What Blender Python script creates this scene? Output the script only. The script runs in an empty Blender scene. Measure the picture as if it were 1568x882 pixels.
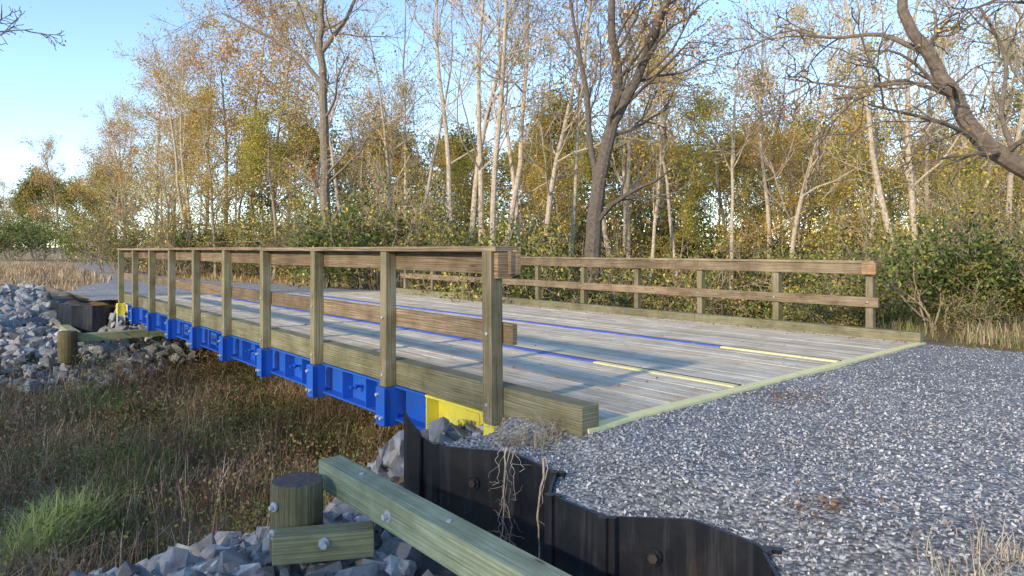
import bpy, math, random
import numpy as np
from mathutils import Vector, Matrix
rng=np.random.default_rng(7); random.seed(7)
F=1060.0; EYE=1.10
TH=math.atan2(864,1060); CA,SA=math.cos(TH),math.sin(TH)
OX,OY=-0.131,4.8
def P(px,py,Z): return np.array([(px-784)/F*Z, Z, EYE-(py-382)/F*Z])
def toL(x,y):
    dx=x-OX; dy=y-OY
    return dx*CA+dy*SA, -dx*SA+dy*CA
def toW(u,v): return OX+u*CA-v*SA, OY+u*SA+v*CA
def ss(a,b,x):
    t=np.clip((x-a)/(b-a),0,1); return t*t*(3-2*t)
# ------------------------------------------------------------------ geometry accumulator
class Geo:
    def __init__(s): s.V=[];s.n=0;s.f=[]
    def add(s,V,Fc,mat=0,col=(1,1,1),uv=None):
        V=np.asarray(V,float); Fc=np.asarray(Fc,int)
        c=np.asarray(col,float)
        if c.ndim==1: c=np.tile(c,(len(Fc),1))
        s.V.append(V); s.f.append((Fc+s.n,mat,c,uv)); s.n+=len(V)
    def mesh(s,name,mats,smooth=False):
        V=np.concatenate(s.V).astype(np.float32)
        me=bpy.data.meshes.new(name)
        nl=sum(f[0].size for f in s.f); npoly=sum(len(f[0]) for f in s.f)
        me.vertices.add(len(V)); me.vertices.foreach_set('co',V.ravel())
        me.loops.add(nl); me.polygons.add(npoly)
        li=np.concatenate([f[0].ravel() for f in s.f]).astype(np.int32)
        tot=np.concatenate([np.full(len(f[0]),f[0].shape[1]) for f in s.f])
        st=np.concatenate([[0],np.cumsum(tot)[:-1]]).astype(np.int32)
        me.loops.foreach_set('vertex_index',li)
        me.polygons.foreach_set('loop_start',st)
        me.polygons.foreach_set('material_index',np.concatenate([np.full(len(f[0]),f[1]) for f in s.f]).astype(np.int32))
        me.polygons.foreach_set('use_smooth',np.full(npoly,smooth))
        me.update(calc_edges=True)
        a=me.attributes.new('Col','FLOAT_COLOR','FACE')
        c=np.concatenate([f[2] for f in s.f]); c=np.concatenate([c,np.ones((len(c),1))],1).astype(np.float32)
        a.data.foreach_set('color',c.ravel())
        if any(f[3] is not None for f in s.f):
            uvl=me.uv_layers.new(name='UVMap')
            uv=np.concatenate([ (np.asarray(f[3],float).reshape(-1,2) if f[3] is not None else np.zeros((f[0].size,2))) for f in s.f]).astype(np.float32)
            uvl.data.foreach_set('uv',uv.ravel())
        for m in mats: me.materials.append(m)
        return me
    def obj(s,name,mats,smooth=False,local=True,bevel=0,parent=None):
        o=bpy.data.objects.new(name,s.mesh(name,mats,smooth)); bpy.context.scene.collection.objects.link(o)
        if parent is not None: o.parent=parent
        elif local: o.location=(OX,OY,0); o.rotation_euler=(0,0,TH)
        if bevel:
            b=o.modifiers.new('bevel','BEVEL'); b.width=bevel; b.segments=2; b.limit_method='ANGLE'
        return o
BF=np.array([[0,3,2,1],[4,5,6,7],[0,1,5,4],[1,2,6,5],[2,3,7,6],[3,0,4,7]])
def box(g,c,h,mat=0,col=(1,1,1),axis=1,M=None,skew=0,jit=0.0):
    sg=np.array([[-1,-1,-1],[1,-1,-1],[1,1,-1],[-1,1,-1],[-1,-1,1],[1,-1,1],[1,1,1],[-1,1,1]],float)
    L=sg*np.asarray(h,float)
    if jit: L=L+rng.normal(0,jit,L.shape)
    if skew: L[:,1]+=L[:,0]*skew
    uv=[];off=rng.uniform(0,50,2)
    oth=[i for i in range(3) if i!=axis]
    for f in BF:
        pts=L[f]; ext=pts.max(0)-pts.min(0)
        if ext[axis]<1e-3*max(1e-6,ext.max()) or (ext[axis]<=min(ext[oth[0]],ext[oth[1]])+1e-6 and ext[axis]<2*abs(skew*h[0])+1e-4):
            for p in pts: uv.append((p[oth[0]]*0.25+off[0],p[oth[1]]+off[1]))
        else:
            ac=oth[0] if ext[oth[0]]>ext[oth[1]] else oth[1]
            for p in pts: uv.append((p[axis]+off[0],p[ac]+off[1]+(0.37 if ac==oth[1] else 0)))
    V=L if M is None else L@np.asarray(M).T
    g.add(V+np.asarray(c,float),BF,mat,col,uv)
def tube(g,pts,rad,sides=6,mat=0,col=(1,1,1),cap=False):
    pts=np.asarray(pts,float); k=len(pts); rad=np.broadcast_to(rad,(k,)) 
    t=np.gradient(pts,axis=0); t/=np.linalg.norm(t,axis=1)[:,None]+1e-9
    ref=np.array([0.31,0.95,0.05]) if abs(t[0][2])>0.6 else np.array([0.05,0.1,1.0])
    A=np.cross(t,ref); A/=np.linalg.norm(A,axis=1)[:,None]+1e-9; Bv=np.cross(t,A)
    an=np.arange(sides)*2*math.pi/sides
    V=pts[:,None,:]+rad[:,None,None]*(np.cos(an)[None,:,None]*A[:,None,:]+np.sin(an)[None,:,None]*Bv[:,None,:])
    i=np.arange(k-1)[:,None]*sides; j=np.arange(sides)[None,:]; j2=(j+1)%sides
    Q=np.stack([i+j,i+j2,i+sides+j2,i+sides+j],-1).reshape(-1,4)
    g.add(V.reshape(-1,3),Q,mat,col)
    if cap:
        for r in (0,k-1):
            ring=V[r]; c=pts[r]
            g.add(np.vstack([ring,c]),[[a,(a+1)%sides,sides] for a in range(sides)],mat,col)
def leaves(g,C,size,cols,mat=1,flat=0.0,asp=0.6,r=None):
    r=r or rng
    N=len(C)
    if N==0:return
    A=r.normal(size=(N,3)); A[:,2]*=(1-flat); A/=np.linalg.norm(A,axis=1)[:,None]
    B=r.normal(size=(N,3)); B-=A*(A*B).sum(1)[:,None]; 
    if flat: B[:,2]*=(1-flat)
    B/=np.linalg.norm(B,axis=1)[:,None]
    s=(size*r.uniform(.55,1.25,N))[:,None]
    V=np.stack([C-A*s*.5,C+B*s*.5*asp,C+A*s*.5,C-B*s*.5*asp],1).reshape(-1,3)
    g.add(V,np.arange(4*N).reshape(N,4),mat,cols)
def pick(pal,N,r=None,var=.25):
    r=r or rng
    pal=np.array(pal,float); c=pal[r.integers(0,len(pal),N)]
    return np.clip(c*r.uniform(1-var,1+var,(N,1)),0,1)
def blades(g,base,H,W,cols,lean=.5,mat=0):
    N=len(base); az=rng.uniform(0,2*math.pi,N)
    d=np.stack([np.cos(az),np.sin(az),np.zeros(N)],1)
    s=np.stack([-np.sin(az),np.cos(az),np.zeros(N)],1)
    ln=(rng.uniform(.1,1,N)*lean)
    rows=[]
    for t,w in ((0,1),(.4,.85),(.75,.55),(1,.08)):
        c=base+d*(H*ln*t*t)[:,None]; c[:,2]+=H*(t-.35*ln*t*t*t)
        rows.append(c-s*(W*w*.5)[:,None]); rows.append(c+s*(W*w*.5)[:,None])
    V=np.stack(rows,1).reshape(-1,3); i=np.arange(N)[:,None]*8
    Q=np.concatenate([i+np.array([[0,1,3,2]])+2*k for k in range(3)])
    g.add(V,Q,mat,np.tile(cols,(3,1)))
# ------------------------------------------------------------------ materials
def newmat(name):
    m=bpy.data.materials.new(name); m.use_nodes=True; nt=m.node_tree
    return m,nt,nt.nodes['Principled BSDF'],nt.nodes.new,nt.links.new
def ramp(nt,stops):
    r=nt.nodes.new('ShaderNodeValToRGB'); el=r.color_ramp.elements
    el[0].position=stops[0][0]; el[0].color=(*stops[0][1],1); el[1].position=stops[-1][0]; el[1].color=(*stops[-1][1],1)
    for p,c in stops[1:-1]:
        e=el.new(p); e.color=(*c,1)
    return r
def noise(nt,scale,detail=4,vec=None,rough=.6,dist=0):
    n=nt.nodes.new('ShaderNodeTexNoise'); n.inputs['Scale'].default_value=scale; n.inputs['Detail'].default_value=detail; n.inputs['Roughness'].default_value=rough; n.inputs['Distortion'].default_value=dist
    if vec is not None: nt.links.new(vec,n.inputs['Vector'])
    return n
def mix(nt,a,b,fac,mode='MULTIPLY'):
    m=nt.nodes.new('ShaderNodeMix'); m.data_type='RGBA'; m.blend_type=mode
    for s,x in ((m.inputs[6],a),(m.inputs[7],b),(m.inputs[0],fac)):
        if isinstance(x,bpy.types.NodeSocket): nt.links.new(x,s)
        elif isinstance(x,(int,float)): s.default_value=x
        else: s.default_value=(*x,1)
    return m.outputs[2]
def attr(nt):
    a=nt.nodes.new('ShaderNodeAttribute'); a.attribute_name='Col'; return a.outputs['Color']
def objv(nt):
    t=nt.nodes.new('ShaderNodeTexCoord'); return t.outputs['Object']
def bump(nt,h,st,d,p):
    b=nt.nodes.new('ShaderNodeBump'); b.inputs['Strength'].default_value=st; b.inputs['Distance'].default_value=d
    nt.links.new(h,b.inputs['Height']); nt.links.new(b.outputs[0],p.inputs['Normal'])
def wood(name,dark,mid,light,stain=(.5,.5,.5),rough=.8,grain=70,wv=.45):
    m,nt,p,N,Lk=newmat(name)
    uv=N('ShaderNodeTexCoord').outputs['UV']
    mp=N('ShaderNodeMapping'); mp.inputs['Scale'].default_value=(1.8,grain,1); Lk(uv,mp.inputs[0])
    n=noise(nt,1,5,mp.outputs[0],.7,.5)
    mp2=N('ShaderNodeMapping'); mp2.inputs['Scale'].default_value=(1.3,13,1); Lk(uv,mp2.inputs[0])
    w=N('ShaderNodeTexWave'); w.wave_type='BANDS'; w.bands_direction='Y'; w.inputs['Scale'].default_value=1.3; w.inputs['Distortion'].default_value=12; w.inputs['Detail'].default_value=2; w.inputs['Detail Scale'].default_value=.5
    Lk(mp2.outputs[0],w.inputs['Vector'])
    r=ramp(nt,[(.32,dark),(.5,mid),(.68,light)]); Lk(n.outputs[0],r.inputs[0])
    rw=ramp(nt,[(.1,(.6,.54,.47)),(.6,(1,1,1))]); Lk(w.outputs['Color'],rw.inputs[0])
    c=mix(nt,r.outputs[0],rw.outputs[0],wv)
    n2=noise(nt,2.2,4,objv(nt),.7); r2=ramp(nt,[(.35,stain),(.62,(1,1,1))]); Lk(n2.outputs[0],r2.inputs[0])
    c=mix(nt,c,r2.outputs[0],.9)
    mp3=N('ShaderNodeMapping'); mp3.inputs['Scale'].default_value=(2.0,8,1); Lk(uv,mp3.inputs[0])
    vo=N('ShaderNodeTexVoronoi'); vo.inputs['Scale'].default_value=1; Lk(mp3.outputs[0],vo.inputs['Vector'])
    r3=ramp(nt,[(.04,(.25,.18,.12)),(.1,(1,1,1))]); Lk(vo.outputs['Distance'],r3.inputs[0])
    c=mix(nt,c,r3.outputs[0],.8)
    c=mix(nt,c,attr(nt),1.0)
    Lk(c,p.inputs['Base Color']); p.inputs['Roughness'].default_value=rough; p.inputs['Specular IOR Level'].default_value=.3
    bump(nt,n.outputs[0],.5,.004,p); return m
M_deck=wood('weathered_deck_wood',(.36,.31,.235),(.68,.61,.49),(.80,.74,.62),(.7,.67,.61),.85,60,.25)
M_rail=wood('railing_wood',(.14,.10,.065),(.30,.225,.15),(.42,.335,.24),(.55,.53,.48),wv=.7)
M_post=wood('treated_post_wood',(.165,.15,.09),(.30,.27,.17),(.41,.37,.25),(.55,.53,.43),wv=.6)
M_green=wood('green_treated_timber',(.17,.20,.14),(.29,.335,.24),(.40,.445,.335),(.62,.6,.52),wv=.35)
def paint(name,col,dirt,ro=.5):
    m,nt,p,N,Lk=newmat(name)
    n=noise(nt,7,5,objv(nt),.7); r=ramp(nt,[(.32,dirt),(.52,col)]); Lk(n.outputs[0],r.inputs[0])
    Lk(mix(nt,r.outputs[0],attr(nt),1),p.inputs['Base Color']); p.inputs['Roughness'].default_value=ro
    n2=noise(nt,60,2,objv(nt)); bump(nt,n2.outputs[0],.15,.003,p); return m
M_blue=paint('blue_paint',(.010,.095,.48),(.03,.09,.32)); M_yel=paint('yellow_paint',(.80,.70,.07),(.64,.55,.12))
M_wyel=paint('worn_yellow_paint',(.82,.75,.36),(.66,.60,.36),.7); M_wblue=paint('worn_blue_paint',(.07,.13,.52),(.18,.22,.42),.7)
M_steel=paint('galvanised_steel',(.45,.47,.5),(.3,.31,.33)); M_dark=paint('gap_shade_paint',(.05,.045,.04),(.03,.03,.03))  # M_dark: near-black paint standing in for shade in gaps and pockets
M_rust=paint('rusty_bolt',(.06,.045,.04),(.03,.025,.022))
def pile():
    m,nt,p,N,Lk=newmat('sheet_pile_steel')
    n=noise(nt,5,7,objv(nt),.7); r=ramp(nt,[(.45,(.011,.012,.016)),(.6,(.018,.018,.020)),(.72,(.035,.025,.022)),(.82,(.08,.05,.038))]); Lk(n.outputs[0],r.inputs[0])
    mp=N('ShaderNodeMapping'); mp.inputs['Scale'].default_value=(9,9,.7); Lk(objv(nt),mp.inputs[0])
    n3=noise(nt,2,4,mp.outputs[0],.7); r3=ramp(nt,[(.5,(0,0,0)),(.8,(.045,.045,.05))]); Lk(n3.outputs[0],r3.inputs[0])
    Lk(mix(nt,r.outputs[0],r3.outputs[0],1.0,'ADD'),p.inputs['Base Color']); p.inputs['Roughness'].default_value=.38
    bump(nt,n.outputs[0],.25,.01,p); return m
M_pile=pile()
def gravel():
    m,nt,p,N,Lk=newmat('gravel_surface')
    v=N('ShaderNodeTexVoronoi'); v.inputs['Scale'].default_value=46; Lk(objv(nt),v.inputs['Vector'])
    b=N('ShaderNodeRGBToBW'); Lk(v.outputs['Color'],b.inputs[0])
    r=ramp(nt,[(.2,(.19,.19,.20)),(.5,(.38,.38,.385)),(.8,(.62,.62,.61))]); Lk(b.outputs[0],r.inputs[0])
    r2=ramp(nt,[(.0,(1,1,1)),(.75,(.42,.42,.43))]); Lk(v.outputs['Distance'],r2.inputs[0])
    c=mix(nt,r.outputs[0],r2.outputs[0],1)
    n=noise(nt,.9,4,objv(nt)); r3=ramp(nt,[(.35,(.78,.765,.74)),(.65,(1.0,1.0,1.0))]); Lk(n.outputs[0],r3.inputs[0])
    c=mix(nt,c,r3.outputs[0],1); c=mix(nt,c,attr(nt),1)
    Lk(c,p.inputs['Base Color']); p.inputs['Roughness'].default_value=.9
    inv=N('ShaderNodeMath'); inv.operation='SUBTRACT'; inv.inputs[0].default_value=1; Lk(v.outputs['Distance'],inv.inputs[1])
    bump(nt,inv.outputs[0],.9,.014,p); return m
M_grav=gravel()
def simple(name,ns,lo,hi,bs=.4,bd=.01,rough=.9):
    m,nt,p,N,Lk=newmat(name)
    n=noise(nt,ns,5,objv(nt),.7); r=ramp(nt,[(.3,lo),(.7,hi)]); Lk(n.outputs[0],r.inputs[0])
    Lk(mix(nt,attr(nt),r.outputs[0],1),p.inputs['Base Color']); p.inputs['Roughness'].default_value=rough
    bump(nt,n.outputs[0],bs,bd,p); return m
M_stone=simple('crushed_stone',30,(.75,.75,.77),(1.1,1.1,1.1),.3,.004)
M_rock=simple('riprap_stone',9,(.45,.46,.48),(1.15,1.15,1.13),.6,.02)
M_bark=simple('tree_bark',11,(.45,.42,.4),(1.2,1.15,1.1),.8,.03)
M_ground=simple('soil_and_litter',3.5,(.45,.45,.42),(1.25,1.2,1.1),.9,.06)
M_end=simple('dark_end_grain',25,(.035,.03,.028),(.12,.10,.09),.6,.006)
def leafm(name,tr=.35):
    m=bpy.data.materials.new(name); m.use_nodes=True; nt=m.node_tree
    for n in list(nt.nodes): nt.nodes.remove(n)
    o=nt.nodes.new('ShaderNodeOutputMaterial'); d=nt.nodes.new('ShaderNodeBsdfDiffuse'); t=nt.nodes.new('ShaderNodeBsdfTranslucent'); x=nt.nodes.new('ShaderNodeMixShader'); x.inputs[0].default_value=tr
    a=attr(nt); nt.links.new(a,d.inputs[0]); nt.links.new(a,t.inputs[0]); nt.links.new(d.outputs[0],x.inputs[1]); nt.links.new(t.outputs[0],x.inputs[2]); nt.links.new(x.outputs[0],o.inputs[0]); return m
M_leaf=leafm('leaf_foliage',.3); M_grass=leafm('grass_blades',.2)
# ------------------------------------------------------------------ terrain height in bridge-local coords
def wob(u,v,s=1.):
    return (np.sin(u*1.3*s+v*.7*s)+np.sin(u*-.8*s+v*1.7*s+1.3)+np.sin(u*2.9*s+2.1+v*.4*s)*.5+np.sin(v*3.3*s-u*1.1*s)*.5)/3
def roadz(u): return -.014-.025*np.clip(u,0,8)
VE0,VSK=-.82,.109
def hgt(u,v):
    u=np.asarray(u,float); v=np.asarray(v,float)
    side=ss(-.36,-.1,u)
    right=ss(6.9,7.8,u)
    under=roadz(u)-.30
    z_r=-.25-.15*ss(8,14,u)
    under=under+(.26)*ss(20,27,v)
    corridor=under*(1-right)+z_r*right
    nearleft=-.78+.32*ss(-1,-4,v)-.06*ss(-1.5,-4,u)
    farleft=-.12-.75*ss(18.5,13.3,v)+.25*ss(30,120,v)
    left=np.where(v<7,nearleft,farleft)
    z=left*(1-side)+corridor*side
    ch=ss(.2,3.4,v-.08*u)*ss(14.0,10.8,v-.08*u)
    z=z*(1-ch)+(-1.75)*ch
    z=z+wob(u,v)*.05*(1-side*(1-right))+wob(u,v,2.7)*.03*ch
    d=np.hypot(u,v)
    z=z+ss(60,200,d)*2.0
    return z
def warp(n,a,b,fine0,fine1,nf):
    f=np.linspace(fine0,fine1,nf); lo=fine0-np.geomspace(.3,fine0-a,n)[::-1]; hi=fine1+np.geomspace(.3,b-fine1,n)
    return np.concatenate([lo,f,hi])
us=warp(34,-400,400,-7,9,130); vs=warp(40,-400,500,-4,20,150)
U,Vv=np.meshgrid(us,vs,indexing='ij'); Zt=hgt(U,Vv)
nu,nv=U.shape
g=Geo()
idx=np.arange(nu*nv).reshape(nu,nv)
Q=np.stack([idx[:-1,:-1],idx[1:,:-1],idx[1:,1:],idx[:-1,1:]],-1).reshape(-1,4)
cu=(U[:-1,:-1]+U[1:,1:]).ravel()/2; cv=(Vv[:-1,:-1]+Vv[1:,1:]).ravel()/2
col=np.tile([.20,.145,.07],(len(cu),1))
tan=ss(14,18,cv)*(1-ss(10,14,cu)); col=col*(1-tan[:,None])+np.array([.44,.31,.17])*tan[:,None]
rk=((cv<1.8)&(cv>-8)&(cu<-.3))|((cv>12)&(cv<18)&(cu<0)); col[rk]=[.12,.12,.12]
dit=(cv>1.8)&(cv<12)&(cu<10); col[dit]=[.16,.125,.07]
g.add(np.stack([U,Vv,Zt],-1).reshape(-1,3),Q,0,col)
g.obj('ground_terrain',[M_ground],smooth=True)
# ------------------------------------------------------------------ wing wall polyline (local)
WP=[(-.55,.10),(-.61,-.22),(-.344,-.635),(-.39,-1.06),(-.64,-1.28),(-.645,-1.647),(-.363,-1.92),(-.373,-2.26),(-.60,-2.48),(-.64,-2.75),(-.64,-3.05),(-.36,-3.3),(-.36,-3.7),(-.63,-3.95),(-.63,-4.3),(-.36,-4.6),(-.36,-4.95),(-.63,-5.2),(-.63,-5.6),(-.36,-5.9),(-.36,-6.3)]
wv=np.array([p[1] for p in WP])[::-1]; wu=np.array([p[0] for p in WP])[::-1]
def wall_u(v): return np.interp(v,wv,wu)
def gravz(u,v):
    d=u-wall_u(v)
    a=.11*(1-ss(0,.6,d))
    b=.10*(1-ss(-.10,.10,u))
    k=ss(-1.3,-.7,v)
    z=roadz(u)-(a*(1-k)+b*k)+.010*wob(u,v,2.3)+.006*wob(u,v,7.)
    z=z+.02*ss(-1.5,-4,v)
    z=z-.13*ss(-.2,.1,v)*(1-ss(.0,.12,u))
    return z
def road_sheet(name,v0,v1,n,m,ul,ur,zf,colf):
    vv=np.linspace(v0,v1,n); t=np.linspace(0,1,m)
    A=np.array([[ (ul(v)+(ur(v)-ul(v))*tt, v) for tt in t] for v in vv])
    Zz=zf(A[...,0],A[...,1])
    Zz[:,-1]-=.25
    g=Geo(); idx=np.arange(n*m).reshape(n,m)
    Q=np.stack([idx[:-1,:-1],idx[:-1,1:],idx[1:,1:],idx[1:,:-1]],-1).reshape(-1,4)
    c=colf(A[:-1,:-1,0].ravel(),A[:-1,:-1,1].ravel())
    g.add(np.concatenate([A,Zz[...,None]],-1).reshape(-1,3),Q,0,c)
    return g.obj(name,[M_grav],smooth=True)
road_sheet('gravel_road',-14,.12,240,110,lambda v:float(wall_u(v))+.012,lambda v:7.75+.12*math.sin(v*2.1),gravz,lambda u,v:np.tile([1,1,1.0],(len(u),1)))
def rl(v): return -.45+2.2*ss(17,27,v)+.0022*np.clip(v-22,0,200)**2+.12*np.sin(v*1.7)+.1*np.sin(v*4.1)
def rr_(v): return 8.1-3.2*ss(16,28,v)+.0022*np.clip(v-22,0,200)**2+.15*np.sin(v*1.3+1)+.1*np.sin(v*3.7)
def farz(u,v): return np.maximum(roadz(u)+.01*wob(u,v,1.5),hgt(u,v)+.015)
def fcol(u,v):
    t=ss(20,30,v)[:,None]; return np.array([1.4,1.37,1.35])*(1-t)+np.array([1.45,1.25,1.05])*t
road_sheet('gravel_road',13.7,80,200,24,lambda v:float(rl(v)),lambda v:float(rr_(v)),farz,fcol)
# ------------------------------------------------------------------ stones
def hulls(n,npts,seed,flat=.7):
    import bmesh
    out=[]; r=np.random.default_rng(seed)
    for _ in range(n):
        bm=bmesh.new(); p=r.uniform(-1,1,(npts,3)); p/=np.maximum(1,np.linalg.norm(p,axis=1)[:,None]**.6); p*=np.array([1,r.uniform(.6,.9),r.uniform(.45,flat)])*.5
        for q in p: bm.verts.new(q)
        res=bmesh.ops.convex_hull(bm,input=bm.verts); 
        dl=[x for x in res['geom_interior'] if isinstance(x,bmesh.types.BMVert)]
        bmesh.ops.delete(bm,geom=dl,context='VERTS')
        bm.verts.index_update(); bmesh.ops.triangulate(bm,faces=bm.faces)
        out.append((np.array([v.co[:] for v in bm.verts]),np.array([[v.index for v in f.verts] for f in bm.faces]))); bm.free()
    return out
def scatter_stones(g,pos,size,cols,hl,mat=0):
    N=len(pos); k=rng.integers(0,len(hl),N)
    for h in range(len(hl)):
        m=np.where(k==h)[0]
        if not len(m): continue
        V,T=hl[h]; n=len(m)
        q=rng.normal(size=(n,4)); q[:,1:3]*=.45; q/=np.linalg.norm(q,axis=1)[:,None]
        w,x,y,z=q.T
        R=np.stack([1-2*(y*y+z*z),2*(x*y-z*w),2*(x*z+y*w),2*(x*y+z*w),1-2*(x*x+z*z),2*(y*z-x*w),2*(x*z-y*w),2*(y*z+x*w),1-2*(x*x+y*y)],1).reshape(n,3,3)
        W=np.einsum('nij,kj->nki',R,V)*size[m][:,None,None]+pos[m][:,None,:]
        Fc=(T[None]+(np.arange(n)*len(V))[:,None,None]).reshape(-1,3)
        c=np.repeat(cols[m],len(T),0)*rng.uniform(.85,1.15,(n*len(T),1))
        g.add(W.reshape(-1,3),Fc,mat,c)
small=hulls(7,8,3); big=hulls(16,18,5,.85)
N=34000; v=-.9-np.abs(rng.beta(1.2,1.6,N))*6.5+.8; u=rng.uniform(-.6,7.6,N)**1.0
k=rng.uniform(0,1,N)<.6; u[k]=-.6+rng.beta(1,2.2,k.sum())*6
ok=(u>wall_u(v)+.02)&((v<VE0+VSK*u-.03)|((u<.0)&(v<.1))); u=u[ok]; v=v[ok]
g=Geo(); s=.011+.028*rng.beta(1.3,2.2,len(u))
gc=np.clip(rng.normal(.38,.14,len(u)),.12,.8)[:,None]*np.array([1.0,1,1.015])
scatter_stones(g,np.stack([u,v,gravz(u,v)+s*.12],1),s,gc,small)
u=rng.uniform(.3,7.3,500); v=VE0+VSK*u+rng.exponential(.5,500)+.1; s=rng.uniform(.008,.02,500)
scatter_stones(g,np.stack([u,v,-.025*u+s*.2+.004],1),s,np.tile([.35,.35,.36],(500,1)),small)
g.obj('gravel_stones',[M_stone])
def riprap(name,N,fu,smin,smax,reg):
    g=Geo(); u,v=fu(N); ok=reg(u,v); u=u[ok]; v=v[ok]
    s=smin+(smax-smin)*rng.beta(1.1,2.2,len(u))
    z=hgt(u,v)+rng.uniform(-.03,.10,len(u))
    c=np.clip(rng.normal(.30,.09,len(u)),.12,.6)[:,None]*np.array([.98,1,1.02])*np.ones((1,3))
    wm=rng.uniform(0,1,len(u))<.15; c[wm]*=[1.1,.98,.85]
    scatter_stones(g,np.stack([u,v,z],1),s,c,big); return g.obj(name,[M_rock])
def in_near(u,v): return (u<.9)&~((u>-.82)&(v<.14))&(v<2.15+.25*np.sin(u*3))&~((np.abs(u+2.93)<1)&(v<-2.6))&~((u<-2.9)&(v>1.5))&~((u>-1.2)&(u<-.8)&(v<-.6))
riprap('riprap_rocks',4800,lambda n:(rng.uniform(-4,.9,n),rng.uniform(-2.4,2.5,n)),.10,.42,in_near)
riprap('riprap_rocks',6500,lambda n:(rng.uniform(-8,1.2,n),rng.uniform(11.2,21.5,n)),.16,.6,lambda u,v:~((u>-.95)&(v>13.9))&(v>11.6+.4*np.sin(u*2)))
# ------------------------------------------------------------------ bridge
S=1.48; NP=10; W=7.59; FV=.756
bridge=bpy.data.objects.new('timber_deck_bridge',None); bpy.context.scene.collection.objects.link(bridge)
bridge.location=(OX,OY,0); bridge.rotation_euler=(0,0,TH)
VEND=14.15
lines=[2.25,4.58]
g=Geo(); u=.24; bw=.096
while u<7.36:
    uc=u+bw/2
    if not any(abs(uc-l)<.085 for l in lines):
        a=VE0+VSK*uc+.10; b=VEND+VSK*uc; tone=rng.uniform(.85,1.1)
        cuts=[a]; x=a+rng.uniform(1.2,4.6)
        while x<b-.8: cuts.append(x); x+=rng.uniform(3.,4.8)
        cuts.append(b)
        for c0,c1 in zip(cuts[:-1],cuts[1:]):
            t=tone*rng.uniform(.84,1.1); wm=rng.uniform(.96,1.05)
            box(g,(uc,(c0+c1)/2,-.045-.025*uc+rng.normal(0,.0022)),((bw-.009)/2,(c1-c0)/2-.002,.045),0,(t*wm,t,t*(2-wm)*.99),1,jit=.0008)
    u+=bw
g.obj('deck_boards',[M_deck],parent=bridge,bevel=.004)
g=Geo()
for l in lines:
    for off,w,mb,my in ((-.026,.038,0,1),(.042,.014,2,2)):  # second strip: shadow beside the line, laid on as dark paint
        sp=1.1+.1*l*.3; a=VE0+VSK*l+.1; b=VEND+VSK*l
        box(g,(l+off,(a+sp)/2,-.024-.025*l),(w,(sp-a)/2,.032),my,skew=VSK); box(g,(l+off,(b+sp)/2+.002,-.024-.025*l),(w,(b-sp)/2,.032),mb,skew=0)
    box(g,(l,(a+b)/2,-.07-.025*l),(.11,(b-a)/2,.02),2)
for vv,mm in ((VE0+.03,1),(VEND+.06,1)):
    sg=np.array([[.10,-.05,-.1],[7.5,-.05,-.1],[7.5,.055,-.1],[.10,.055,-.1],[.10,-.05,.006],[7.5,-.05,.006],[7.5,.055,.006],[.10,.055,.006]])
    sg[:,1]+=vv+VSK*sg[:,0]; sg[:,2]-=.025*sg[:,0]
    g.add(sg,BF,mm)
g.obj('painted_deck_strips',[M_wblue,M_wyel,M_dark],parent=bridge)
g=Geo()
def seglen(a,b,L):
    out=[];x=a
    while x<b-.3: out.append((x,min(x+L,b))); x+=L
    return out
for (uu,a,b,dz) in ((.125,VE0,VEND,0),(W-.125,VE0+VSK*W,VEND+VSK*W,-.19)):
    for c0,c1 in seglen(a,b,3.7):
        t=rng.uniform(.75,.95); box(g,(uu,(c0+c1)/2,.0425+dz),(.075,(c1-c0)/2-.003,.1025),0,(t*.96,t,t*.97),1)
g.obj('timber_curbs',[M_post],parent=bridge,bevel=.006)
g=Geo()
def girder(u0,sgn,dz,detail):
    for a,b,mat in ((VE0+.1,.95,1),(.95,13.1,0),(13.1,VEND,1)):
        c=(a+b)/2; h=(b-a)/2
        box(g,(u0+.06*sgn,c,-.215+dz),(.006,h,.135),mat)
        box(g,(u0+.0*sgn,c,-.357+dz),(.06,h,.009),mat)
        box(g,(u0+.0*sgn,c,-.075+dz),(.06,h,.009),mat)
    if not detail:return
    for n in range(NP):
        v=n*S; mat=1 if (n==0 or n==9) else 0
        if n>0:
            box(g,(.0,v,-.24),(.066,.062,.165),mat); box(g,(-.072,v,-.24),(.006,.075,.16),mat)
            for dv in (-.035,.035):
                for zz in (-.33,-.14) if dv>0 else (-.33,):
                    tube(g,[(-.078,v+dv,zz),(-.1,v+dv,zz)],.016,6,2,cap=True)
        else: box(g,(.02,v,-.20),(.06,.06,.09),1)
        for k in (.33,.66):
            vv=v+S*k; m2=1 if (vv<.95 or vv>13.1) else 0
            if vv<VEND-.1 and n>0:
                box(g,(u0-.005,vv,-.215),(.055,.005,.133),m2)
        vv=v+S*.5; 
        if n==0: vv=.45
        m2=1 if (vv<.95 or vv>13.1) else 0
        if vv<VEND-.1:
            box(g,(u0+.05,vv,-.2),(.006,.09,.07),m2)
            tube(g,[(u0+.05,vv,-.2),(u0-.09,vv,-.2)],.014,8,m2,cap=True)
            tube(g,[(u0-.03,vv,-.2),(u0-.05,vv,-.2)],.03,6,m2,cap=True)
    box(g,(u0-.005,.93,-.215),(.055,.006,.133),1)
    for v0 in (6.3,6.75,7.8,8.25,9.3):
        box(g,(u0-.02,v0,-.2),(.012,.13,.085),0); box(g,(u0-.034,v0,-.2),(.003,.09,.05),3)  # raised dark plate paints in the shade of a pocket opening
girder(.10,1,0,True)
for uu in (1.2,2.25,3.4,4.58,5.8): girder(uu,1,-.02*uu,False)
girder(W-.1,-1,-.19,False)
g.obj('steel_girders',[M_blue,M_yel,M_steel,M_dark],parent=bridge,bevel=.003)
g=Geo()
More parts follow.
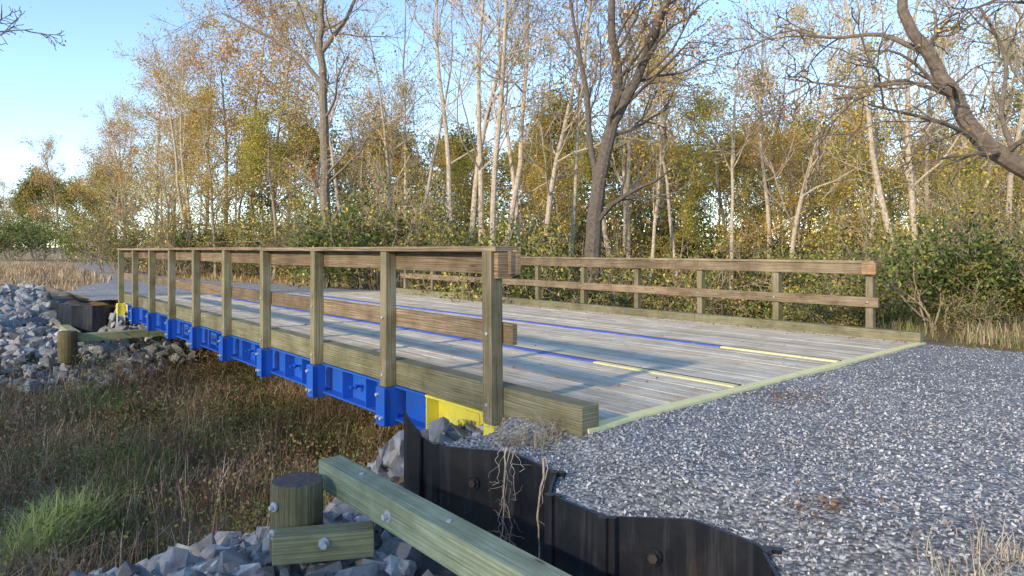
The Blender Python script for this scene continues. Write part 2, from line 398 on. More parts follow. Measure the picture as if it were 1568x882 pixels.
for vv in (-.35,13.75):
    box(g,(3.95,vv+VSK*3.8,-.52),(3.75,.14,.13),0,axis=0,skew=VSK)
for vv,uu in ((.34,-.30),(13.2,-.02),(.9,3.8),(13.5,3.8)):
    box(g,(uu,vv,-.95),(.07,.006,.62),1); box(g,(uu-.07,vv,-.95),(.006,.07,.62),1); box(g,(uu+.07,vv,-.95),(.006,.07,.62),1)
g.obj('bridge_abutment_caps',[M_green,M_steel],parent=bridge,bevel=.004)
def sheetwall(name,pts,ztop,zbot,holes=(),kn=(),zt2=None):
    g=Geo(); th=.014
    pts=np.array(pts,float)
    d=np.diff(pts,axis=0); nrm=np.stack([d[:,1],-d[:,0]],1); nrm/=np.linalg.norm(nrm,axis=1)[:,None]
    vn=np.vstack([nrm[:1],(nrm[:-1]+nrm[1:]),nrm[-1:]]); vn/=np.linalg.norm(vn,axis=1)[:,None]
    A=pts+vn*th/2; Bq=pts-vn*th/2; n=len(pts)
    zt=np.full(n,ztop) if zt2 is None else np.array(zt2)
    rows=6
    for i in range(n-1):
        for (a,b) in ((A[i],A[i+1]),(Bq[i],Bq[i+1])):
            V=[]
            for r in range(rows+1):
                V+= [(a[0],a[1],zt[i]+(zbot-zt[i])*r/rows),(b[0],b[1],zt[i+1]+(zbot-zt[i+1])*r/rows)]
            g.add(V,[[2*r,2*r+1,2*r+3,2*r+2] for r in range(rows)],0)
        g.add([(A[i][0],A[i][1],zt[i]),(A[i+1][0],A[i+1][1],zt[i+1]),(Bq[i+1][0],Bq[i+1][1],zt[i+1]),(Bq[i][0],Bq[i][1],zt[i])],[[0,1,2,3]],0)
    for i in (0,n-1):
        g.add([(A[i][0],A[i][1],zt[i]),(Bq[i][0],Bq[i][1],zt[i]),(Bq[i][0],Bq[i][1],zbot),(A[i][0],A[i][1],zbot)],[[0,1,2,3]],0)
    for (ku,kv) in kn:
        tube(g,[(ku,kv,ztop+.006),(ku,kv,zbot)],.026,8,0,cap=True); tube(g,[(ku+.03,kv-.03,ztop+.004),(ku+.03,kv-.03,zbot)],.02,8,0,cap=True)
    for (x,y,z,nx,ny) in holes:
        c=np.array([x,y,z]); nn=np.array([nx,ny,0.]); nn/=np.linalg.norm(nn)
        tube(g,[c,c+nn*.012],.042,14,0,cap=True); tube(g,[c+nn*.012,c+nn*.03],.022,6,1,cap=True)
    return g.obj(name,[M_pile,M_rust])
def sub(pts):
    o=[pts[0]]
    for a,b in zip(pts[:-1],pts[1:]):
        a=np.array(a);b=np.array(b); o.append(a*.94+b*.06); o.append(a*.06+b*.94)
    o.append(pts[-1]); return o
def hole(i,z,t=.5):
    a=np.array(WP[i]);b=np.array(WP[i+1]); c=a*(1-t)+b*t; d=b-a; n=np.array([d[1],-d[0]]); 
    if n[0]>0:n=-n
    n/=np.linalg.norm(n); c=c+n*.008
    return (c[0],c[1],z,n[0],n[1])
sheetwall('sheet_pile_wing_wall',sub(WP),-.10,-1.6,[hole(1,-.30),hole(5,-.27,.55)],[(-.40,-1.06),(-.39,-2.3),(-.60,-.2),(-.4,-3.3),(-.655,-1.30),(-.66,-1.66)])
sheetwall('sheet_pile_wing_wall',[(-.557,.245),(-.59,.12),(-.60,-.02)],.01,-1.6,zt2=[.015,-.02,-.07])
sheetwall('sheet_pile_wing_wall',[(-.5,.14),(-.2,.16),(.1,.40),(.7,.40),(1.1,.15),(1.4,.15),(1.8,.42),(2.2,.42),(2.6,.18),(3.2,.2),(3.6,.5),(4.2,.5),(4.6,.25),(5.2,.3),(5.6,.6),(6.4,.6),(7.4,.6)],-.42,-1.9)
fw=[(-.05,13.75),(-.25,13.6),(-.5,13.58),(-.65,13.8),(-.85,13.85),(-.95,14.2),(-.85,14.6),(-1.0,15.0),(-.9,15.6),(-1.0,16.2)]
sheetwall('sheet_pile_wing_wall',fw[::-1],-.12,-1.1)
sheetwall('sheet_pile_wing_wall',[(-.3,13.9),(.2,13.7),(.6,13.5),(1,13.5),(1.3,13.8),(1.8,13.8),(2.1,13.5),(2.6,13.5),(3,13.9),(3.6,13.9),(4,13.6),(4.6,13.7),(5,14),(5.6,14.1),(6,13.8),(7,14)][::-1],-.42,-1.9)
# ------------------------------------------------------------------ railings
def railing(name,u0,sgn,v0,dz):
    g=Geo(); 
    for n in range(NP):
        v=v0+n*S; t=rng.uniform(.8,1.12); gr=rng.uniform(.94,1.03)
        zb=-.10 if n in(0,) else -.07
        M=np.eye(3); M[0,2]=rng.normal(0,.006); M[1,2]=rng.normal(0,.006)
        box(g,(u0+rng.normal(0,.003),v,(1.088+zb)/2+dz),(.05,.052,(1.088-zb)/2),1,(t,t*gr,t*.95),2,M=M)
        for zz in ((.52,.03) if sgn>0 else (.52,)):
            tube(g,[(u0-.05*sgn,v,zz+dz),(u0-.062*sgn,v,zz+dz)],.013,6,2,cap=True)
            tube(g,[(u0+.10*sgn,v,zz+dz),(u0+.108*sgn,v,zz+dz)],.013,6,2,cap=True)
    L=v0+9*S
    def run(uc,hu,zc,hz,seg,mat=0,ext=.13,tones=(.75,1.12)):
        x=v0-ext; k=0
        while x<L+.1:
            e=min(v0+S*(seg*(k+1)),L+.13); t=rng.uniform(*tones); wm=rng.uniform(.92,1.05)
            box(g,(uc+rng.normal(0,.003),(x+e)/2,zc+dz+rng.normal(0,.003)),(hu,(e-x)/2-.002,hz),mat,(t,t*wm,t*wm*.96),1)
            x=e; k+=1
            if e>=L+.12: break
    run(u0+.031*sgn,.092,1.107,.019,3,0,.10,(1.0,1.3))
    run(u0+.073*sgn,.022,1.005,.08,2)
    run(u0+.073*sgn,.022,.52,.072,2,0,.15)
    box(g,(u0+.12*sgn,v0-.03,1.01+dz),(.022,.10,.085),0,(1.4,1.2,1.0),1)
    box(g,(u0+.03*sgn,v0-.075,.99+dz),(.065,.022,.09),0,(1.2,1.05,.88),0)
    return g.obj(name,[M_rail,M_post,M_steel],bevel=.004)
railing('wooden_railing',0,1,0,0)
railing('wooden_railing',W,-1,FV,-.19)
# ------------------------------------------------------------------ foreground timber & post
uB=-1.245; vB=.15
g=Geo()
box(g,(uB+.17,vB-1.42,-.2-.085),(.076,1.55,.085),0,(1,1.02,.98),1)
for dv in (-.75,-2.0):
    tube(g,[(uB+.094,vB+dv,-.29),(uB+.06,vB+dv,-.29)],.016,8,1,cap=True); tube(g,[(uB+.094,vB+dv,-.29),(uB+.088,vB+dv,-.29)],.032,12,1,cap=True)
for dv in (-.3,-1.2): tube(g,[(uB+.17,vB+dv,-.2),(uB+.17,vB+dv,-.193)],.014,8,1,cap=True)
g.obj('treated_timber_beam',[M_green,M_steel],bevel=.008)
g=Geo()
pu,pv=toL(P(455,735,4.05)[0],4.05); pz=-.245
nr=24; an=np.arange(nr)*2*math.pi/nr
prof=[(-1.0,.152),(-.6,.152),(pz-.03,.148),(pz-.004,.146),(pz,.139)]
V=np.array([[pu+r*math.cos(a)*(1+.015*math.sin(3*a)),pv+r*math.sin(a)*(1+.015*math.sin(3*a)),z] for z,r in prof for a in an])
Q=[[i*nr+j,i*nr+(j+1)%nr,(i+1)*nr+(j+1)%nr,(i+1)*nr+j] for i in range(len(prof)-1) for j in range(nr)]
uv=[(V[k][2]*1.0, (k%nr)/nr*.9) for q in Q for k in q]
g.add(V,Q,0,(.60,.60,.54),uv)
g.add(np.vstack([V[-nr:],[[pu,pv,pz]]]),[[j,(j+1)%nr,nr] for j in range(nr)],1,(1,1,1))
for a,zz in ((math.pi*1.08,-.36),(math.pi*1.05,-.52)):
    c=np.array([pu+.15*math.cos(a),pv+.15*math.sin(a),zz]); d=np.array([math.cos(a),math.sin(a),0])
    tube(g,[c,c+d*.012],.028,10,2,cap=True); tube(g,[c,c+d*.035],.013,6,2,cap=True)
g.obj('timber_bollard_post',[M_post,M_end,M_steel])
g=Geo()
c=P(497,825,3.85); cu_,cv_=toL(c[0],c[1])
an=math.radians(-27); R=np.array([[math.cos(an),-math.sin(an),0],[math.sin(an),math.cos(an),0],[0,0,1]])
box(g,(cu_,cv_,-.53),(.27,.075,.075),0,(1.05,.9,.72),0,M=R)
bb=np.array([cu_,cv_,-.5])+R@np.array([.0,-.075,0]); tube(g,[bb,bb+R@np.array([0,-.05,0])],.018,8,1,cap=True); tube(g,[bb,bb+R@np.array([0,-.01,0])],.03,10,1,cap=True)
g.obj('short_timber_brace',[M_green,M_steel],bevel=.007)
g=Geo()
c=P(103,520,13.6); a1,a2=toL(c[0],c[1])
box(g,(a1+1.05,a2+.1,-.66),(1.1,.09,.08),0,(1.1,1.05,.8),0); box(g,(a1+.15,a2+.9,-.62),(.09,.9,.08),0,(1.15,1.1,.85),1)
g.obj('treated_timber_beam',[M_green],bevel=.008)
g=Geo(); tube(g,[(a1,a2-.05,-1.1),(a1,a2-.05,-.55),(a1,a2-.05,-.50)],[.17,.17,.16],18,0,(.7,.66,.55)); tube(g,[(a1,a2-.05,-.505),(a1,a2-.05,-.50)],[.16,.155],18,1,cap=True)
g.obj('timber_bollard_post',[M_post,M_end])
# ------------------------------------------------------------------ vegetation : grass / weeds
def veg(name,N,fu,reg,hr,w,pal,lean=.6,clump=40,csd=.22,zf=hgt):
    cu,cv=fu(clump); 
    k=rng.integers(0,clump,N); u=cu[k]+rng.normal(0,csd,N); v=cv[k]+rng.normal(0,csd,N)
    ch=rng.uniform(.6,1.15,clump)[k]; ct=rng.uniform(.55,1.2,clump)[k]
    ok=reg(u,v); u,v,ch,ct=u[ok],v[ok],ch[ok],ct[ok]
    n=len(u); g=Geo(); H=rng.uniform(*hr,n)*ch
    blades(g,np.stack([u,v,zf(u,v)-.02],1),H,rng.uniform(.6,1.3,n)*w,pick(pal,n)*ct[:,None],lean)
    return g.obj(name,[M_grass])
ditch=lambda u,v:(v>1.5+.08*u)&(v<12.3)&~((u>-2.6)&(v<2.3))
uni=lambda a,b,c,d:(lambda n:(rng.uniform(a,b,n),rng.uniform(c,d,n)))
TAN=[(.58,.47,.31),(.47,.37,.24),(.66,.55,.39),(.35,.26,.17)]
RED=[(.30,.18,.12),(.26,.16,.105),(.37,.24,.16),(.2,.16,.095)]
GRN=[(.19,.24,.08),(.25,.29,.10),(.15,.18,.06),(.33,.33,.14)]
veg('dry_grass',30000,uni(-6,5,1.5,12.3),ditch,(.2,.6),.008,TAN+RED,.9,240,.26)
veg('ditch_grass',9000,uni(-6,2,2.8,11.5),ditch,(.18,.45),.009,GRN,.9,80,.22)
veg('dry_grass',14000,uni(-4.6,-2.2,.9,3.8),lambda u,v:(u<-2.8)|(v>2.2),(.2,.6),.006,TAN+RED[:1],1.0,60,.2)
def at(px,py,z):
    Z=(EYE-z)*F/(py-382); return toL((px-784)/F*Z,Z)
def tuft(spots,N,hr,w,pal,name,sd,lean=.9,zf=hgt):
    c=np.array(spots); 
    k=rng.integers(0,len(c),N); u=c[k,0]+rng.normal(0,sd,N); v=c[k,1]+rng.normal(0,sd,N); g=Geo()
    blades(g,np.stack([u,v,zf(u,v)-.02],1),rng.uniform(*hr,N),rng.uniform(.7,1.2,N)*w,pick(pal,N),lean); return g.obj(name,[M_grass])
tuft([at(70,770,-1.25),at(110,760,-1.3),at(40,790,-1.2)],1200,(.3,.7),.010,[(.50,.56,.18),(.58,.62,.25),(.36,.43,.14)],'green_grass_tuft',.12)
tuft([at(190,730,-1.45),at(215,700,-1.5),at(170,690,-1.5)],1200,(.2,.5),.010,GRN,'green_grass_tuft',.2)
tuft([at(150,620,-1.6),at(180,630,-1.6),at(120,610,-1.6)],1000,(.3,.55),.012,GRN,'green_grass_tuft',.25)
g=Geo(); n=420; NN=64000; cu=rng.uniform(-5.5,6,n); cv=rng.uniform(2.0,12.4,n); k=rng.integers(0,n,NN)
u=cu[k]+rng.normal(0,.22,NN); v=cv[k]+rng.normal(0,.22,NN); ok=ditch(u,v); u,v,k=u[ok],v[ok],k[ok]
hh=rng.uniform(.2,.8,n)[k]; z=hgt(u,v)+rng.beta(1.5,1.5,len(u))*hh
pc=pick([(.27,.15,.10),(.22,.22,.09),(.34,.24,.15),(.17,.20,.075),(.36,.21,.14),(.2,.23,.09)],n)[k]*rng.uniform(.6,1.3,(len(u),1))
leaves(g,np.stack([u,v,z],1),.045,pc,0); g.obj('ditch_weeds',[M_leaf])
veg('dry_grass',20000,uni(-14,3.5,17,60),lambda u,v:(u<rl(v)+.05)&((v>21.5)|((u<-1)&(v>20))),(.2,.5),.03,TAN+[(.4,.25,.13)],.8,340,.7)
veg('dry_grass',16000,uni(5,16,15,60),lambda u,v:u>rr_(v)-.1,(.12,.38),.03,[(.5,.35,.17),(.46,.34,.15),(.26,.28,.09),(.5,.26,.12)],.8,300,.6)
veg('roadside_grass',16000,uni(7.9,12,-9,14),lambda u,v:u>7.75,(.1,.42),.012,[(.33,.26,.15)]+GRN+RED[:1],.8,260,.25)
tz=gravz
tuft([at(1440,868,0),at(1500,885,0),at(1545,860,0)],200,(.06,.2),.0035,TAN,'dry_grass_tuft',.07,1.4,tz)
tuft([at(790,668,-.06),at(830,668,-.06),at(862,664,-.06)],240,(.08,.2),.004,[(.5,.42,.27),(.4,.31,.18)],'dry_grass_tuft',.06,1.6,tz)
tuft([at(1510,525,-.25),at(1560,522,-.25)],300,(.15,.45),.009,TAN,'dry_grass_tuft',.15,.8,hgt)
g=Geo()
for px,py,n,sd in ((1280,782,70,.06),(1215,775,30,.08),(1190,603,120,.12),(1240,598,80,.12),(1500,840,30,.3)):
    c=at(px,py,-.03); u=c[0]+rng.normal(0,sd*1.5,n); v=c[1]+rng.normal(0,sd,n); v=np.minimum(v,VE0+VSK*u+.05)
    leaves(g,np.stack([u,v,gravz(u,v)+.014+rng.uniform(0,.015,n)],1),.03,pick([(.26,.16,.10),(.34,.21,.13),(.2,.14,.1)],n),0,flat=.8)
n=600; u=rng.uniform(.3,7.3,n); u[:450]=7.33-rng.exponential(.12,450); v=rng.uniform(0,13.5,n)
leaves(g,np.stack([u,v,-.025*u+.012],1),.045,pick([(.2,.12,.08),(.28,.17,.09)],n),0,flat=.85)
g.obj('fallen_leaves',[M_leaf])
g=Geo()
def vine(p0,p1,w,n=14,r=.0045,col=(.5,.43,.33)):
    p0=np.array(p0);p1=np.array(p1); t=np.linspace(0,1,n)[:,None]; pts=p0*(1-t)+p1*t
    pts[1:-1]+=np.cumsum(rng.normal(0,w,(n-2,3)),0)*[1,1,.3]
    tube(g,pts,np.linspace(r,r*.5,n),5,0,col)
for px0,px1,y1,r in ((782,785,865,.005),(788,778,800,.0035),(795,800,760,.003),(778,790,830,.003),(838,833,885,.006),(842,845,800,.003),(790,806,720,.003),(775,765,740,.0025)):
    Z0=3.95 if px0<820 else 3.58
    a=P(px0,684 if px0<820 else 700,Z0); b=P(px1,y1,Z0-.06)
    pts0=toL(a[0],a[1]); pts1=toL(b[0],b[1]); vine((pts0[0]-.03,pts0[1],a[2]),(pts1[0]-.05,pts1[1],b[2]),.008,r=r)
for i in range(60):
    c=at(rng.uniform(760,880),665,-.06); q=(c[0]+rng.normal(0,.09),c[1]+rng.normal(0,.09))
    vine((c[0],c[1],rng.uniform(-.08,.02)),(q[0]-.08,q[1],rng.uniform(-.16,.08)),.012,8,.0020)
for i in range(34):
    a=P(rng.uniform(775,800),rng.uniform(690,840),3.9); q=toL(a[0],a[1]); vine((q[0]-.05,q[1],a[2]),(q[0]-.05+rng.normal(0,.04),q[1]+rng.normal(0,.05),a[2]+rng.normal(-.04,.05)),.008,6,.0014)
g.obj('dried_vines',[M_bark])
# ------------------------------------------------------------------ trees
def unit(a): return a/(np.linalg.norm(a)+1e-9)
def grow(g,r,p,d,L,rad,lev,mx,pr,tips,bc):
    n=6 if lev<=1 else 4
    pts=[np.array(p)]; dd=unit(d)
    for i in range(n):
        dd=unit(dd+r.normal(0,pr['wob'],3)+np.array([0,0,pr['up']])); pts.append(pts[-1]+dd*L/n)
    pts=np.array(pts); rr=np.linspace(rad,max(rad*.35,.007),n+1)
    tube(g,pts,rr,(7,6,4,3,3)[min(lev,4)],0,bc*r.uniform(.85,1.15))
    if lev>=mx: tips.extend(pts[1:]); return
    if lev==mx-1: tips.extend(pts[3:])
    for i in range(pr['nc'][min(lev,len(pr['nc'])-1)]):
        t=r.uniform(.25,1); f=t*n; k=min(int(f),n-1); q=pts[k]+(pts[k+1]-pts[k])*(f-k); tg=unit(pts[k+1]-pts[k])
        side=unit(np.cross(tg,r.normal(size=3))); a=r.uniform(.45,1.0)
        grow(g,r,q,tg*math.cos(a)+side*math.sin(a),L*r.uniform(.38,.62)*(1.15-.4*t),max(rr[k]*.55,.008),lev+1,mx,pr,tips,bc)
def foliage(g,r,tips,n,size,pal,sd):
    if n<=0:return
    T=np.array(tips); 
    keep=r.uniform(0,1,len(T))<.6; T=T[keep] if keep.sum()>10 else T
    k=r.integers(0,len(T),n); C=T[k]+r.normal(0,sd,(n,3))
    tone=r.uniform(.55,1.25,len(T))[k]; pc=np.array(pal)[r.integers(0,len(pal),len(T))[k]]
    mixm=r.uniform(0,1,n)<.3; pc[mixm]=np.array(pal)[r.integers(0,len(pal),mixm.sum())]
    leaves(g,C,size,np.clip(pc*(tone*r.uniform(.8,1.2,n))[:,None],0,1),1,r=r)
def tree_mesh(name,seed,H,rad,nl,pal,bc,stems=1,c0=.3,blen=.3,ls=.13,nb=20,nc=(5,4),up=.06,wb=.14,lean=.05,sd=.22,mx=3):
    r=np.random.default_rng(seed); g=Geo(); tips=[]; bc=np.array(bc)
    for s in range(stems):
        az=r.uniform(0,6.28); d=unit(np.array([math.cos(az),math.sin(az),0])*(lean if stems==1 else .14+lean)+np.array([0,0,1]))
        n=12; hh=H*r.uniform(.85,1.05); pts=[np.array([math.cos(az),math.sin(az),0])*(0 if stems==1 else rad*1.3)+np.array([0,0,-.3])]
        for i in range(n):
            d=unit(d+r.normal(0,.055,3)+np.array([0,0,.03])); pts.append(pts[-1]+d*hh/n)
        pts=np.array(pts); rs=rad*(1 if stems==1 else .75); rr=rs*(1-.88*np.linspace(0,1,n+1)**1.1); rr[0]*=1.35
        tube(g,pts,rr,9,0,bc)
        for b in range(nb):
            t=c0+(1-c0)*r.uniform(0,1)**.8; f=t*n; k=min(int(f),n-1); q=pts[k]+(pts[k+1]-pts[k])*(f-k)
            az=r.uniform(0,6.28); el=r.uniform(.2,1.1)
            dd=np.array([math.cos(az)*math.cos(el),math.sin(az)*math.cos(el),math.sin(el)])
            grow(g,r,q,dd,hh*blen*r.uniform(.6,1.2)*(1.25-.8*t),max(rr[k]*.45,.012),1,mx,dict(wob=wb,up=up,nc=(0,)+nc),tips,bc)
    foliage(g,r,tips,nl,ls,pal,sd)
    return g.mesh(name,[M_bark,M_leaf])
GOLD=[(.76,.49,.09),(.70,.50,.10),(.76,.43,.10),(.58,.47,.11),(.66,.34,.08)]
ORG=[(.70,.37,.13),(.60,.30,.12),(.70,.45,.14),(.56,.34,.13),(.60,.45,.16)]
YG=[(.48,.46,.09),(.68,.52,.10),(.33,.35,.08),(.72,.52,.10),(.25,.30,.07)]
DG=[(.13,.19,.055),(.18,.25,.07),(.10,.145,.045),(.28,.30,.08),(.38,.32,.11)]
BR=[(.36,.25,.14),(.30,.23,.12),(.45,.29,.15),(.22,.20,.10)]
PALE=(.56,.48,.37); MIDB=(.37,.31,.23); DRK=(.15,.125,.10)
TM={
 'gold':tree_mesh('autumn_tree_gold',1,15,.15,8500,GOLD+YG[:2],MIDB,c0=.18,ls=.13,sd=.28),
 'orange':tree_mesh('autumn_tree_orange',2,16,.16,8000,ORG,MIDB,c0=.2,ls=.13,sd=.28),
 'yg':tree_mesh('autumn_tree_yellow_green',3,13,.14,9500,YG,MIDB,c0=.1,blen=.33,ls=.13,sd=.28),
 'pale':tree_mesh('bare_tree_pale',4,16,.15,1500,GOLD+YG,PALE,stems=3,c0=.3,blen=.3,nb=15,up=.1,wb=.17,ls=.10),
 'pale2':tree_mesh('bare_tree_pale_b',5,15,.16,1500,ORG,PALE,stems=2,c0=.25,blen=.3,nb=18,up=.1,wb=.17,ls=.10),
 'thin':tree_mesh('sapling',6,13,.07,2000,GOLD+YG,PALE,c0=.3,blen=.16,nb=20,nc=(3,3),ls=.11),
 'thin2':tree_mesh('sapling_b',7,14,.085,1600,ORG+YG,PALE,c0=.35,blen=.18,nb=18,nc=(4,3),ls=.11),
 'dark':tree_mesh('dark_tree',8,10,.16,7500,DG+BR+YG[:2],DRK,c0=.02,blen=.36,nb=22,ls=.26,nc=(4,3),sd=.45),
 'behind':tree_mesh('oak_tree',9,16,.10,9000,YG+GOLD,DRK,c0=.03,blen=.34,nb=28,ls=.36,sd=.9,nc=(4,3)),
}
def shrub_mesh(name,seed,H,R,nl,pal,ls=.09,bc=MIDB,ns=14):
    r=np.random.default_rng(seed); g=Geo(); tips=[]
    for s in range(ns):
        az=r.uniform(0,6.28); q=r.uniform(0,.35)*R; a=r.uniform(.05,.7)
        d=np.array([math.cos(az)*math.sin(a),math.sin(az)*math.sin(a),math.cos(a)])
        grow(g,r,np.array([math.cos(az)*q,math.sin(az)*q,-.1]),d,H*r.uniform(.5,1.0),.022,1,3,dict(wob=.2,up=.05,nc=(0,5,3)),tips,np.array(bc))
    foliage(g,r,tips,nl,ls,pal,.15)
    return g.mesh(name,[M_bark,M_leaf])
SM={'green':shrub_mesh('shrub_green',21,2.6,1.4,4600,DG,.11),'olive':shrub_mesh('shrub_olive',22,2.6,1.4,4200,YG+BR+DG,.09),
    'brown':shrub_mesh('shrub_brown',23,2.2,1.3,3200,BR+GOLD[:2]+DG[:2],.075),'low':shrub_mesh('shrub_low',24,1.3,1.1,3600,DG+BR[:1],.06),'twig':shrub_mesh('shrub_twiggy',25,3.4,1.5,1900,YG+BR,.09)}
def put(me,name,px,Z,sc=1,rot=None,parent=None,sz=1):
    x=(px-784)/F*Z; u,v=toL(x,Z); z=float(hgt(u,v))
    o=bpy.data.objects.new(name,me); bpy.context.scene.collection.objects.link(o); o.location=(x,Z,z)
    o.rotation_euler=(0,0,random.uniform(0,6.28) if rot is None else rot); o.scale=(sc,sc,sc*sz)
    if parent: o.parent=parent
    return o
for px,Z,k,s in ((140,78,'orange',.95),(175,70,'gold',.95),(215,62,'pale2',1.0),(240,56,'gold',.95),(285,50,'orange',1.1),(262,44,'pale',.72),(318,47,'gold',1.0),(345,40,'orange',.95),(385,42,'orange',1.1),(300,38,'thin',.85),(415,36,'orange',.9),(440,40,'gold',.9),(465,32,'thin2',.95),(365,34,'yg',.6),(420,30,'yg',.62),(250,40,'gold',.55),(330,33,'gold',.55),(195,52,'orange',.7),(275,46,'thin2',.9),
    (545,34,'thin',.9),(580,38,'orange',.65),(610,27,'pale',.8),(660,36,'gold',.6),(700,24,'pale2',1.0),(745,22,'pale',1.0),(790,30,'gold',.5),(815,22,'pale2',.9),(850,33,'gold',.65),(870,24,'thin2',1.1),(960,27,'pale',.95),(990,22,'thin',1.0),(1010,33,'orange',.95),(1060,34,'gold',.65),(1110,27,'yg',.75),(1160,31,'gold',.75),(1185,21,'pale2',.75),(1215,27,'orange',.65),(1265,24,'thin',.95),(1335,25,'yg',.65),(1380,30,'gold',.7),(1425,18,'pale2',.85),(1455,23,'pale',.85),(1500,26,'gold',.65),(1540,20,'pale',.8),(1590,24,'yg',.75),(1120,20,'thin2',.8),(1310,19,'thin',.75),(535,26,'thin2',.9),(1045,23,'thin2',.9),(1240,29,'pale',.9),
    (620,31,'gold',.45),(720,29,'yg',.42),(960,29,'gold',.45),(1040,26,'yg',.42),(1150,23,'gold',.4),(1230,22,'gold',.42),(1300,22,'yg',.4),(1370,21,'gold',.42),(1450,20,'yg',.42),(1520,21,'gold',.42),(860,27,'gold',.4)):
    nm={'gold':'autumn_tree','orange':'autumn_tree','yg':'autumn_tree','pale':'bare_tree','pale2':'bare_tree','thin':'sapling_tree','thin2':'sapling_tree','dark':'leafy_tree'}[k]
    put(TM[k],nm,px,Z,s)
far=bpy.data.objects.new('distant_treeline',None); bpy.context.scene.collection.objects.link(far)
ks=['gold','orange','pale2','thin','yg','thin2']
for i in range(28):
    px=250+1500*(i+random.random())/28; Z=random.uniform(36,50); put(TM[random.choice(ks)],'tree_%d'%i,px,Z,random.uniform(.55,.8) if px>480 else random.uniform(.75,1.0),parent=far)
for i in range(26):
    px=400+1260*(i+random.random())/26; Z=random.uniform(46,54); put(TM['dark'],'back_tree_%d'%i,px,Z,random.uniform(.75,1.0),parent=far)
for i in range(30):
    px=470+1150*(i+random.random())/30; Z=random.uniform(27,34); put(SM[random.choice(['olive','brown','green','olive'])],'thicket_%d'%i,px,Z,random.uniform(1.3,1.8),parent=far)
for i in range(16):
    px=-120+310*(i+random.random())/16; Z=random.uniform(75,115); put(TM[random.choice(['dark','orange','orange','dark'])],'far_tree_%d'%i,px,Z,random.uniform(.75,1.05) if px>60 else random.uniform(.6,.8),parent=far)
for i in range(36):
    px=430+1200*(i+random.random())/36; Z=random.uniform(17.5,24)
    if px<700: k=random.choice(['green','green','olive','twig']); Z=random.uniform(22,30)
    elif px<900: k=random.choice(['green','olive','green']); 
    else: k=random.choice(['olive','brown','twig','green','olive'])
    put(SM[k],'undergrowth_shrub',px,Z,random.uniform(.8,1.3))
for i in range(20):
    px=170+390*(i+random.random())/20; Z=random.uniform(32,46); put(SM[random.choice(['olive','green','brown','twig'])],'undergrowth_shrub',px,Z,random.uniform(.9,1.4))
for i in range(32):
    u=random.uniform(8.9,12.5); v=random.uniform(-4,13); x,y=toW(u,v); put(SM[random.choice(['low','low','green','low','olive'])],'roadside_bush',784+x/y*F,y,random.uniform(.5,.85))
for px,Z,s in ((20,70,1.9),(60,74,1.8),(100,66,1.7),(140,60,1.6),(-20,66,1.7),(175,54,1.2)): put(SM['green'],'undergrowth_shrub',px,Z,s)
def limb_tree(name,seed,limbs,bc,nl,pal,pr,nb,blen,ls=.12,mx=3,sd=.2):
    r=np.random.default_rng(seed); g=Geo(); tips=[]; bc=np.array(bc)
    for pts,r0,r1,n in limbs:
        pts=np.array(pts)
        t=np.linspace(0,len(pts)-1,len(pts)*4-3); P3=np.stack([np.interp(t,np.arange(len(pts)),pts[:,i]) for i in range(3)],1)
        P3[1:-1]=(P3[:-2]+P3[1:-1]*2+P3[2:])/4; P3[1:-1]+=r.normal(0,r1*.25,(len(P3)-2,3))
        rr=np.linspace(r0,r1,len(P3)); tube(g,P3,rr,10,0,bc)
        for b in range(n):
            f=r.uniform(.15,1)*(len(P3)-1); k=min(int(f),len(P3)-2); q=P3[k]+(P3[k+1]-P3[k])*(f-k); tg=unit(P3[k+1]-P3[k])
            side=unit(np.cross(tg,r.normal(size=3))); a=r.uniform(.5,1.1)
            grow(g,r,q,tg*math.cos(a)+side*math.sin(a),blen*r.uniform(.5,1.3),max(rr[k]*.35,.012),1,mx,pr,tips,bc)
    foliage(g,r,tips,nl,ls,pal,sd)
    o=bpy.data.objects.new(name,g.mesh(name,[M_bark,M_leaf])); bpy.context.scene.collection.objects.link(o); return o
Z=18.
limb_tree('large_forked_tree',31,[([P(905,470,Z),P(908,390,Z),P(916,280,Z),P(938,190,Z),P(948,120,Z),P(935,40,Z),P(940,-60,Z)],.25,.07,9),
  ([P(938,190,Z),P(975,120,Z-.3),P(1000,50,Z-.5),P(1030,-20,Z-.7),P(1060,-100,Z-1)],.14,.06,8),
  ([P(914,275,Z),P(903,220,Z+.2),P(900,150,Z+.3),P(885,70,Z+.5),P(870,-20,Z+.6)],.09,.035,7)],DRK,1000,ORG,dict(wob=.16,up=.05,nc=(0,5,4)),9,2.6)
Z=24.
limb_tree('tall_bare_tree',32,[([P(498,440,Z),P(498,290,Z),P(497,180,Z),P(490,80,Z),P(492,0,Z),P(500,-90,Z)],.19,.08,10),
  ([P(494,130,Z),P(455,80,Z),P(400,50,Z),P(340,20,Z)],.08,.03,8),([P(492,80,Z),P(530,30,Z),P(560,-40,Z)],.09,.04,6),([P(490,90,Z),P(465,30,Z),P(440,-40,Z)],.07,.03,6)],(.26,.215,.16),1100,ORG,dict(wob=.16,up=.03,nc=(0,5,4)),10,2.8)
Z=9.
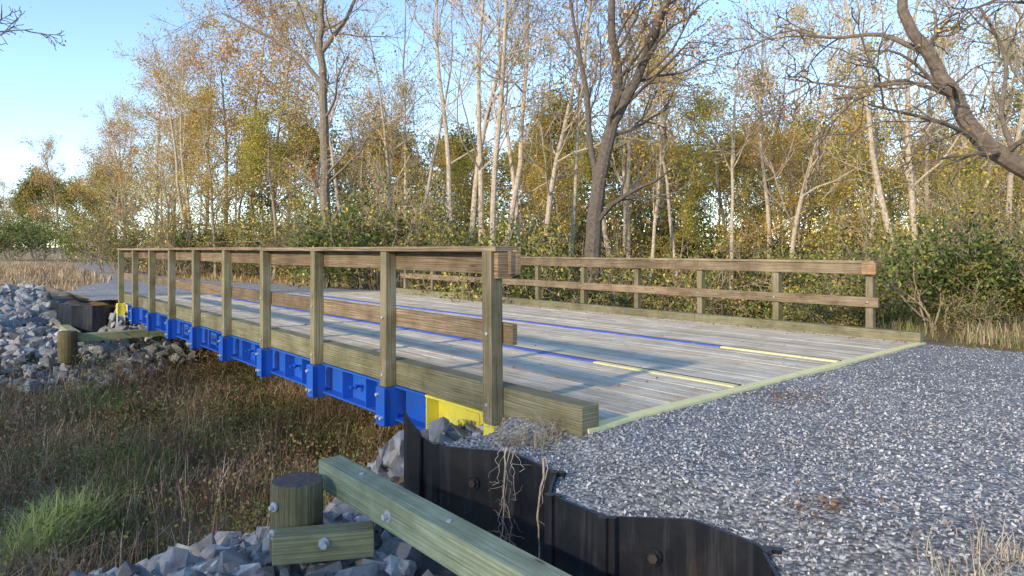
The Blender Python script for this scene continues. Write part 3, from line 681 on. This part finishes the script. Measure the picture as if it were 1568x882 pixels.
limb_tree('overhanging_tree',33,[([P(1790,560,Z),P(1770,430,Z),P(1700,330,Z),P(1568,262,Z),P(1500,215,Z),P(1462,150,Z),P(1425,85,Z),P(1388,35,Z),P(1372,-40,Z)],.17,.055,9),
  ([P(1500,215,Z),P(1450,190,Z-.4),P(1395,175,Z-.8),P(1330,160,Z-1)],.035,.010,4),
  ([P(1425,85,Z),P(1350,50,Z+.4),P(1270,60,Z+.8),P(1190,40,Z+1)],.04,.010,5),
  ([P(1462,150,Z),P(1400,125,Z+.4),P(1310,135,Z+.8),P(1200,120,Z+1)],.03,.010,5),
  ([P(1770,430,Z),P(1740,200,Z),P(1660,60,Z),P(1560,-20,Z)],.12,.05,8),
  ([P(1568,262,Z),P(1530,180,Z+.3),P(1545,90,Z+.5),P(1500,10,Z+.6)],.04,.018,5)],(.21,.17,.13),1400,YG+ORG,dict(wob=.2,up=-.05,nc=(0,4,3)),9,1.2,.05,sd=.1)
Z=13.
limb_tree('bare_tree',34,[([P(-260,520,Z),P(-250,300,Z),P(-230,100,Z),P(-200,-60,Z)],.2,.1,8),([P(-240,200,Z),P(-120,90,Z),P(-20,50,Z),P(50,45,Z)],.04,.008,6)],(.2,.17,.15),120,ORG,dict(wob=.2,up=.0,nc=(0,4,3)),8,.9,.06)
# trees behind the photographer (cast the foreground shade)
sv=np.array([-.62,-.785]); pv_=np.array([.785,-.62])
for d,o_,s in ((34,-20,.92),(33,-14,.9),(35,-9,.92),(33,-4,.9),(35,1,.92),(33,6,.9),(35,12,.92)):
    q=sv*d+pv_*o_; ob=bpy.data.objects.new('oak_tree',TM['behind']); bpy.context.scene.collection.objects.link(ob); ob.location=(q[0],q[1],-.5); ob.rotation_euler=(0,0,random.uniform(0,6)); ob.scale=(s,s,s)
# ------------------------------------------------------------------ light, sky, camera
EL=math.radians(21)
sd=Vector((sv[0]*math.cos(EL),sv[1]*math.cos(EL),math.sin(EL)))
L=bpy.data.lights.new('sun','SUN'); L.energy=5; L.angle=math.radians(2.0); L.color=(1,.83,.60)
lo=bpy.data.objects.new('sun',L); bpy.context.scene.collection.objects.link(lo); lo.rotation_euler=(-sd).to_track_quat('-Z','Y').to_euler(); lo.location=(0,0,30)
w=bpy.data.worlds.new('World'); bpy.context.scene.world=w; w.use_nodes=True; nt=w.node_tree
sk=nt.nodes.new('ShaderNodeTexSky'); sk.sky_type='NISHITA'; sk.sun_disc=False; sk.sun_elevation=EL; sk.sun_rotation=math.atan2(sd.x,sd.y)%(2*math.pi); sk.altitude=1800; sk.air_density=1.0; sk.dust_density=.03; sk.ozone_density=2.0
bg=nt.nodes['Background']; bg.inputs[1].default_value=.37; nt.links.new(sk.outputs[0],bg.inputs[0])
cam=bpy.data.cameras.new('camera'); co=bpy.data.objects.new('camera',cam); bpy.context.scene.collection.objects.link(co)
cam.lens=F/1568*36; cam.sensor_width=36; cam.clip_end=2000; cam.clip_start=.05; cam.shift_y=-59/1568
co.location=(0,0,EYE); co.rotation_euler=(math.radians(90),0,0)
sc=bpy.context.scene; sc.camera=co
sc.view_settings.view_transform='Standard'; sc.view_settings.look='None'; sc.view_settings.exposure=0
